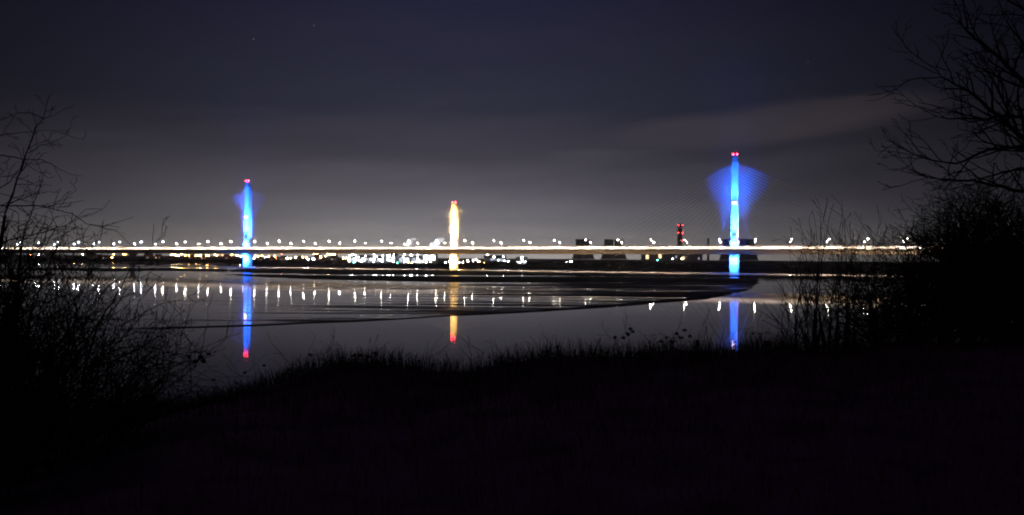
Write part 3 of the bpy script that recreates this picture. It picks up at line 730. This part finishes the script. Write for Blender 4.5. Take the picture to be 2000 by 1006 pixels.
def path_branch(mb, pts, r0, r1, level, P, side_len):
    """a branch along a given path with side shoots"""
    pts = [Vector(p) for p in pts]; dense = []
    for a, b in zip(pts, pts[1:]):
        for k in range(4): dense.append(a.lerp(b,k/4)+Vector((rnd.gauss(0,1),rnd.gauss(0,1),rnd.gauss(0,1)))*(b-a).length*.018)
    dense.append(pts[-1]); n = len(dense)
    mb.tube(dense, [r0+(r1-r0)*i/(n-1) for i in range(n)], 6)
    for i in range(1, n-1):
        if rnd.random() < P['prob']:
            dd = (dense[i+1]-dense[i-1]).normalized()
            ax = dd.orthogonal().normalized(); ax.rotate(Matrix.Rotation(rnd.uniform(0,2*PI),3,dd))
            cd = dd.copy(); cd.rotate(Matrix.Rotation(rnd.uniform(*P['ang']),3,ax))
            grow(mb, dense[i], cd, side_len*rnd.uniform(.5,1.2), max(.5*(r0+(r1-r0)*i/n),P['rmin']), level, P)
def plant(name, base, label, cat, group, stem, crown):
    o = empty(name, base); tag(o, label, cat, group)
    stem.build('trunk', M['bark'], o).location = (-base[0],-base[1],-base[2])
    crown.build('crown', M['twig'], o).location = (-base[0],-base[1],-base[2])
    return o
TW = dict(seg=.085, wob=.16, up=.02, rmin=.0018, prob=.52, start=.15, ang=(.45,1.1), ratio=(.35,.6))

# bare shrub at the left edge whose long shoots rise into the sky
def left_shrub():
    Y = 6.5
    base = Vector((at(-60,900,Y).x, Y, gz(at(-60,900,Y).x, Y)-.05))
    st, cr = MB(), MB()
    A = lambda *pts: [at(px,py,Y+dy) for px,py,dy in pts]
    st.tube([base, *A((-30,700,0),(-6,520,.05),(10,420,.05))], [.035,.028,.02,.012], 7)
    st.tube([base+Vector((.05,0,0)), *A((10,760,-.3),(30,600,-.4),(42,480,-.4))], [.03,.022,.014,.008], 7)
    P1 = dict(TW, prob=.5, rmin=.0015)
    br = [
     (A((10,420,.05),(35,345,.05),(52,300,.1),(68,250,.1),(84,232,.15),(91,205,.15),(94,185,.2)), .008,.0012,.2),
     (A((84,232,.15),(62,221,.2),(35,221,.25),(8,230,.3),(-20,250,.3)), .004,.0015,.25),
     (A((84,232,.15),(105,226,.2),(128,210,.25)), .003,.0012,.12),
     (A((-30,270,0),(12,262,0),(60,257,.05),(135,255,.1)), .005,.0013,.2),
     (A((54,300,.1),(76,285,0),(105,278,0),(137,258,-.05)), .004,.0013,.18),
     (A((48,311,.1),(82,312,.05),(104,323,.1),(130,338,.1),(165,345,.1)), .004,.0012,.16),
     (A((-20,300,.2),(20,306,.1),(48,311,.1)), .006,.004,.25),
     (A((28,360,.05),(62,360,.1),(102,363,.1)), .0035,.0013,.2),
     (A((-10,345,.1),(22,345,.1),(45,352,.1)), .003,.001,.2),
     (A((-30,402,.05),(30,402,.05),(70,401,.1),(102,407,.1),(140,417,.1),(168,436,.1),(208,447,.15),(243,456,.15)), .007,.0014,.32),
     (A((-10,480,.0),(30,466,-.1),(90,452,-.1),(130,440,-.1),(171,420,-.15)), .006,.0014,.25),
     (A((42,480,-.4),(60,420,-.4),(75,375,-.4),(88,330,-.4)), .005,.0014,.3),
     (A((130,440,-.1),(118,480,-.1),(112,520,-.1)), .003,.002,.2),
     (A((138,425,.1),(152,450,.1),(160,475,.1),(165,500,.1)), .0025,.001,.12),
     (A((112,520,-.1),(165,475,-.1),(207,447,-.1)), .003,.001,.14),
     (A((20,560,-.2),(80,500,-.3),(110,440,-.3),(92,395,-.3)), .006,.0014,.3),
     (A((-20,440,.2),(20,430,.2),(50,440,.2),(85,430,.2)), .005,.0014,.35),
     (A((-20,380,-.2),(12,360,-.2),(40,330,-.25),(60,280,-.3)), .005,.0013,.3),
    ]
    for p, a, b, s in br: path_branch(cr, p, a, b, 2, P1, s)
    plant('bare_shrub', base, 'tall bare shrub at the left edge with shoots reaching into sky', 'shrub', 'bare winter shrubs on the near bank', st, cr)
left_shrub()
# dense tangle of twigs in front of the water on the left
def tangle(px_list, Y, label, spread, ybase, n, hpx, lean=.0, reach=1.0):
    bx = at(px_list[0], ybase, Y)
    base = Vector((bx.x, Y, gz(bx.x,Y)-.05))
    st, cr = MB(), MB()
    for i in range(n):
        px = rnd.uniform(px_list[0], px_list[1]); top = hpx*rnd.uniform(.55,1.0)
        dy = rnd.uniform(-spread, spread)
        foot = base + Vector((rnd.uniform(-.3,.3), rnd.uniform(-.25,.25), 0))
        tip = at(px, ybase-top, Y+dy)
        mid = foot.lerp(tip,.5)+Vector((rnd.gauss(0,.15),rnd.gauss(0,.15),rnd.uniform(0,.3)))
        path_branch(cr, [foot, foot.lerp(mid,.6)+Vector((0,0,.1)), mid, mid.lerp(tip,.55)+Vector((0,0,.06)), tip], rnd.uniform(.007,.012), .0015, 2, dict(TW, prob=.5*reach), .55)
        if i < 4: st.tube([foot, foot.lerp(mid,.5), mid],[.02,.014,.008],6)
    plant('bare_shrub', base, label, 'shrub', 'bare winter shrubs on the near bank', st, cr)
tangle((-90,70),5.2,'nearest bare shrub rising past the deck line at the left corner',.3,950,34,480)
tangle((-40,120),6.0,'thick dark shrub tangle filling the lower left corner',.4,900,46,400)
tangle((60,260),7.0,'dark shrub with fine twigs over the lit water, beside the corner tangle',.4,880,40,350)
tangle((180,390),8.0,'low spreading shrub at the bank edge below the shorter blue pylon',.4,860,40,200)
def arching():
    Y = 7.2; base = Vector((at(150,860,Y).x, Y, gz(at(150,860,Y).x,Y)-.05)); st, cr = MB(), MB()
    A = lambda *pts: [at(px,py,Y+dy) for px,py,dy in pts]
    st.tube([base, *A((165,720,0),(190,640,0))],[.016,.012,.008],6)
    for p, a, b, s in [(A((190,640,0),(225,575,0),(262,520,.05),(300,478,.1),(322,452,.1)),.006,.0012,.25),
                       (A((225,640,0),(283,610,0),(318,592,0),(352,586,.05),(383,573,.05)),.005,.0013,.22),
                       (A((150,700,0),(230,660,0),(300,640,0),(338,650,0)),.006,.0014,.35),
                       (A((150,720,0),(220,705,0),(290,705,0),(340,735,0),(395,760,0)),.008,.002,.35),
                       (A((200,700,.1),(255,640,.1),(275,570,.1),(268,530,.1)),.005,.0013,.3),
                       (A((120,640,.1),(160,560,.1),(190,510,.1),(240,480,.1)),.005,.0013,.3)]:
        path_branch(cr, p, a, b, 2, dict(TW, prob=.55), s)
    plant('bare_shrub', base, 'arching bare shrub whose long twigs cross the lamp reflections', 'shrub', 'bare winter shrubs on the near bank', st, cr)
arching()

# brambles with leaf clusters along the bank edge
def bramble(px0, py0, path, leaves, Y, label):
    x = at(px0,py0,Y).x; base = Vector((x, Y, gz(x,Y)-.03))
    o = empty('bramble', base); tag(o, label, 'bramble', 'brambles along the bank edge')
    s = MB(); pts = [base]+[at(px,py,Y+rnd.uniform(-.15,.15)) for px,py in path]
    path_branch(s, pts, .005, .0014, 1, dict(TW, prob=.3), .25)
    for _ in range(5):
        q = pts[rnd.randrange(0,len(pts)-1)]
        grow(s, q, Vector((rnd.uniform(-1,1),rnd.uniform(-.4,.4),rnd.uniform(.1,1))), rnd.uniform(.3,.6), .003, 1, TW)
    so = s.build('stem', M['twig'], o); so.location = -base
    for px, py, r in leaves:
        c = at(px,py,Y); l = MB()
        for k in range(5):
            a = 2*PI*k/5+rnd.random(); e = Vector((math.cos(a),rnd.uniform(-.5,.5),math.sin(a)*.8))*r*Y/F*1.0
            sd = e.cross(Vector((0,1,.3))).normalized()*e.length*.45
            l.quad(c, c+e*.5+sd+Vector((0,.01,0)), c+e, c+e*.5-sd)
        lo = l.build('leaf', M['leaf'], o); lo.location = -base
bramble(330,800,[(350,745),(372,715),(395,695),(408,690)],[(370,697,6),(382,706,6),(391,698,7),(397,705,7),(408,692,5),(380,715,4),(416,742,5)],8.6,'leafy bramble in front of the spreading shrub near the water edge')
bramble(545,760,[(570,715),(600,698),(635,690),(660,700)],[(607,693,5),(612,712,4),(516,714,4),(565,722,4)],13.2,'bramble spray on the bank just past the shorter blue reflection')
bramble(660,740,[(680,708),(700,695),(720,692),(738,688)],[(691,694,5),(703,694,5),(720,697,6),(734,690,5),(665,706,4),(682,702,3)],13.4,'leafy bramble midway between the shorter blue and gold reflections')
bramble(760,735,[(772,705),(800,690),(832,702),(860,716)],[(818,706,4),(845,712,4)],13.6,'arched bramble just before the gold reflection')
bramble(905,745,[(920,705),(945,690),(985,697),(1010,712)],[(955,697,4)],13.3,'arched bramble just past the gold reflection')
bramble(1030,735,[(1042,700),(1060,688),(1085,680),(1098,676)],[(1053,693,4),(1088,677,4)],13.5,'thin bramble on the bank below the dark end of the mud flat')
bramble(1160,720,[(1185,690),(1205,665),(1222,650),(1235,645)],[(1201,659,5),(1218,660,5),(1226,653,6),(1231,642,5),(1236,648,5)],13.5,'upright leafy bramble before the red chimney reflection')
bramble(1270,710,[(1290,680),(1312,662),(1338,650)],[(1291,667,5),(1302,660,5),(1313,668,6),(1322,652,5),(1330,660,6),(1337,645,5),(1348,657,5)],13.6,'leafiest bramble, right below the red chimney reflection')
bramble(1390,715,[(1410,665),(1440,645),(1480,638),(1505,642)],[(1470,652,4)],13.4,'long arched bramble crossing the taller blue reflection')
bramble(440,790,[(455,745),(470,735),(500,735)],[(478,728,4),(462,748,4)],13,'small bramble at the bank corner under the shorter blue reflection')
def grass_stalk(px, py0, py1, lean, label):
    Y = 13.5; x = at(px,py0,Y).x; base = Vector((x,Y,gz(x,Y)-.03)); o = empty('grass_stalk', base); tag(o, label, 'grass stalk', 'tall dead grass stalks on the bank')
    t = at(px+lean, py1, Y)-base
    MB().tube([Vector((0,0,0)), t*.5+Vector((-lean*.002,0,.02)), t],[.004,.003,.0016],4).build('stem', M['twig'], o)
    h = MB()
    for k in range(8):
        q = t*(.86+.02*k); h.tube([q, q+Vector((rnd.uniform(-.03,.03)+lean*.0008,0,rnd.uniform(.02,.05)))],[.0035,.001],3)
    h.build('seed_head', M['twig'], o)
for px,py0,py1,lean,lb in [(722,720,655,16,'tall dead grass stalk midway between the blue and gold reflections'),(716,720,662,8,'shorter dead grass stalk beside the tall one left of gold'),
    (1355,700,625,22,'leaning dead grass stalk just past the leafiest bramble'),(1372,700,606,12,'tallest dead grass stalk, between the fence post and blue reflection'),(1385,700,640,-6,'short dead grass stalk beside the weathered fence post'),
    (1448,700,650,10,'dead grass stalk just past the taller blue reflection'),(1000,720,672,9,'dead grass stalk on the bank past the gold reflection'),(1158,715,664,14,'dead grass stalk before the upright leafy bramble'),(880,735,690,-8,'dead grass stalk under the gold reflection')]:
    grass_stalk(px,py0,py1,lean,lb)
for px, py, w, lb in [(1362,664,7,'weathered fence post on the bank before the taller blue reflection'),(1498,665,9,'thicker fence post among the bare saplings at the bank')]:
    Y = 13.4; t = at(px,py,Y); z0 = gz(t.x,Y)-.1; r = w/2*Y/F
    o = empty('fence_post', (t.x,Y,z0)); tag(o, lb, 'fence post', 'weathered fence posts')
    hh = t.z-z0
    MB().loft([octo(0,r,r,0,.2),octo(0,r*.97,r*.97,hh*.94,.2),octo(0,r*.6,r*.6,hh,.2)]).build('post', M['wood'], o)
    MB().lathe([(r*1.12,hh*.7),(r*1.12,hh*.72)],8,cap=False).build('wire_loop', M['steel'], o)

# bare saplings right of the taller pylon
def sapling(px, Y, tip_py, n, wpx, label, base_py=720):
    bx = at(px,base_py,Y).x; base = Vector((bx,Y,gz(bx,Y)-.1)); st, cr = MB(), MB()
    P = dict(seg=.22, wob=.07, up=.05, rmin=.004, prob=.5, start=.1, ang=(.35,.9), ratio=(.3,.5))
    for i in range(n):
        off = rnd.uniform(-1,1)*wpx; tip = at(px+off, tip_py+abs(off)/wpx*60+rnd.uniform(0,60)*(i>0), Y+rnd.uniform(-.8,.8))
        foot = base+Vector((rnd.uniform(-.35,.35),rnd.uniform(-.3,.3),0)); mid = foot.lerp(tip,.5)+Vector((-off*.002,0,.1))
        path_branch(cr, [foot, foot.lerp(mid,.5), mid, mid.lerp(tip,.5), tip], .024, .005, 2, P, 1.35)
        if i < 5: st.tube([foot, foot.lerp(mid,.5), mid],[.05,.04,.028],7)
    plant('bare_sapling', base, label, 'sapling', 'bare saplings on the bank by the pylon', st, cr)
sapling(1600,20,420,9,55,'bare sapling clump nearest the taller blue pylon')
sapling(1655,21,416,7,35,'upright bare saplings between the first clump and the round hawthorn')
sapling(1560,18,560,8,60,'low twiggy sapling by the thicker fence post')
sapling(1720,23,450,9,60,'bare saplings half hidden before the round hawthorn')
# hawthorns: dense rounded dark trees
def hawthorn(px, Y, top_py, r_m, label, n=46, base_py=680, side=1.9):
    bx = at(px,base_py,Y).x; base = Vector((bx,Y,gz(bx,Y)-.15)); top = at(px,top_py,Y); h = top.z-base.z
    st, cr = MB(), MB()
    st.tube([base, base+Vector((.1,0,h*.2)), base+Vector((-.05,.1,h*.42))],[.2,.16,.11],9)
    P = dict(seg=.2, wob=.16, up=.02, rmin=.0055, prob=.72, start=.08, ang=(.4,1.1), ratio=(.3,.5))
    for i in range(int(n*1.1)):
        a = rnd.uniform(0,2*PI); u = rnd.uniform(-.85,1.0) if i % 2 else rnd.uniform(.3,1); q = math.sqrt(max(0,1-u*u))
        c = base+Vector((0,0,h*.48)); tip = c+Vector((math.cos(a)*q*r_m, math.sin(a)*q*r_m, u*h*.52))*rnd.uniform(.85,1.02)
        s = base+Vector((rnd.uniform(-.1,.1),rnd.uniform(-.1,.1),h*rnd.uniform(.12,.42)))
        path_branch(cr, [s, s.lerp(tip,.35)+Vector((0,0,.15)), s.lerp(tip,.7)+Vector((0,0,.1)), tip], .045, .007, 2, P, side)
    plant('hawthorn_tree', base, label, 'tree', 'dark hawthorn trees on the near bank', st, cr)
hawthorn(1895,30,385,2.45,'large round hawthorn reaching above the bridge lamps',60)
hawthorn(1985,28,395,2.8,'dark hawthorn at the frame edge beside the large round one',56)
hawthorn(1775,29,470,1.5,'smaller hawthorn on the pylon side of the large round one',17)
hawthorn(1720,24,560,1.3,'low hawthorn bush before the smaller hawthorn',7)
hawthorn(1840,23,500,1.8,'dark hawthorn bush before the large round one',12)
hawthorn(1960,21,520,1.8,'low dark hawthorn at the frame edge near the bank',24)
for px, Y, tp, n, lb in [(1780,22,610,20,'low bramble thicket under the smaller hawthorn'),(1870,22,590,22,'low bramble thicket under the large round hawthorn'),(1950,21,600,22,'low bramble thicket at the frame edge below the hawthorns'),(1690,21,640,14,'low bramble thicket between the saplings and hawthorns')]:
    bx = at(px,700,Y).x; base = Vector((bx,Y,gz(bx,Y)-.1)); st, cr = MB(), MB()
    P_ = dict(seg=.16, wob=.2, up=-.02, rmin=.005, prob=.6, start=.1, ang=(.4,1.2), ratio=(.35,.6))
    for i in range(n):
        tip = at(px+rnd.uniform(-75,75), tp+rnd.uniform(0,70), Y+rnd.uniform(-.7,.7)); foot = base+Vector((rnd.uniform(-.8,.8),rnd.uniform(-.3,.3),0)); mid = foot.lerp(tip,.6)+Vector((0,0,.25))
        path_branch(cr, [foot, foot.lerp(mid,.5)+Vector((0,0,.1)), mid, tip], .016, .005, 2, P_, .9)
        if i < 1: st.tube([foot, foot.lerp(mid,.5)],[.03,.02],6)
    plant('bramble_thicket', base, lb, 'bramble thicket', 'bramble thickets below the hawthorns', st, cr)
# big bare tree, trunk outside the frame, limbs reaching in
def big_tree():
    Y = 24; bx = at(2170,700,Y).x; base = Vector((bx,Y,gz(bx,Y)-.2)); st, cr = MB(), MB()
    A = lambda *pts: [at(px,py,Y+dy) for px,py,dy in pts]
    st.tube([base, *A((2165,560,0),(2150,420,0),(2140,300,.2),(2150,120,.3),(2160,-60,.3))],[.42,.34,.28,.22,.16,.1],12)
    P = dict(seg=.24, wob=.13, up=.03, rmin=.006, prob=.72, start=.12, ang=(.35,.95), ratio=(.35,.55))
    for p,a,b,s in [(A((2150,420,0),(2060,330,0),(1990,262,.2),(1940,218,.3),(1890,178,.3),(1838,150,.4),(1826,128,.4)),.11,.006,1.9),
                    (A((2140,340,0),(2060,310,.3),(2000,285,.4),(1930,292,.5),(1868,320,.6),(1815,312,.6),(1788,300,.6)),.09,.006,1.7),
                    (A((2150,440,0),(2040,385,-.3),(1960,365,-.4),(1880,352,-.5),(1830,350,-.5),(1803,338,-.5)),.08,.006,1.3),
                    (A((2140,300,.2),(2050,205,.2),(1980,140,.2),(1930,95,.2),(1880,50,.3),(1872,40,.3)),.1,.006,1.9),
                    (A((2150,120,.3),(2060,60,.3),(1990,15,.3),(1920,-30,.3)),.09,.006,1.8),
                    (A((2145,250,.2),(2060,250,-.4),(1980,225,-.5),(1910,232,-.6),(1850,232,-.6),(1822,226,-.6)),.08,.006,1.6),
                    (A((1990,262,.2),(1950,180,.3),(1925,130,.3),(1905,90,.3)),.045,.005,1.3),
                    (A((2060,330,0),(1990,330,.6),(1925,345,.8),(1900,362,.8),(1850,372,.8)),.05,.005,1.2),
                    (A((2140,200,.2),(2050,130,-.5),(1985,70,-.6),(1955,20,-.6)),.07,.006,1.6)]:
        path_branch(cr, p, a, b, 2, P, s)
    plant('bare_tree', base, 'tall bare tree at the edge with limbs reaching across the sky', 'tree', None, st, cr)
big_tree()

# thin night haze over the estuary
hz = MB().box((-8990,-390,-3),(8990,8990,222)); hm = D.materials.new('haze'); hm.use_nodes = True; nt_ = hm.node_tree; nt_.nodes.clear()
ho = nt_.nodes.new('ShaderNodeOutputMaterial'); hv = nt_.nodes.new('ShaderNodeVolumePrincipled')
hv.inputs['Color'].default_value = (.88,.86,.96,1); hv.inputs['Density'].default_value = .9e-4; hv.inputs['Anisotropy'].default_value = .6
nt_.links.new(hv.outputs[0], ho.inputs['Volume']); tag(hz.build('haze', hm), kind='stuff')
ground_fill = D.lights.new('ground_fill','SUN'); ground_fill.energy = .027; ground_fill.angle = math.radians(.5); ground_fill.color = (1,.93,.95)  # dim sun added behind the camera to lift the dark bank
mo = D.objects.new('ground_fill', ground_fill); COL.objects.link(mo); mo.location = (0,-50,60); mo.rotation_euler = (math.radians(38),0,math.radians(-20))
# ------------------------------------------------------------------ camera and render settings
cam = D.cameras.new('camera'); co = D.objects.new('camera', cam); COL.objects.link(co)
cam.sensor_width = 36; cam.lens = 36*F/2000; cam.clip_start = .1; cam.clip_end = 20000
co.matrix_world = Matrix(((CR,-SR,0,0),(0,0,-1,0),(SR,CR,0,H),(0,0,0,1)))
SC.camera = co
vs = SC.view_settings; vs.view_transform = 'Standard'; vs.look = 'None'; vs.exposure = 0; vs.gamma = 1; vs.use_curve_mapping = False
cy = SC.cycles
cy.max_bounces = 6; cy.diffuse_bounces = 3; cy.glossy_bounces = 4; cy.transmission_bounces = 3; cy.caustics_reflective = True; cy.caustics_refractive = False
cy.sample_clamp_indirect = 8; cy.filter_width = 2.0; cy.use_denoising = True
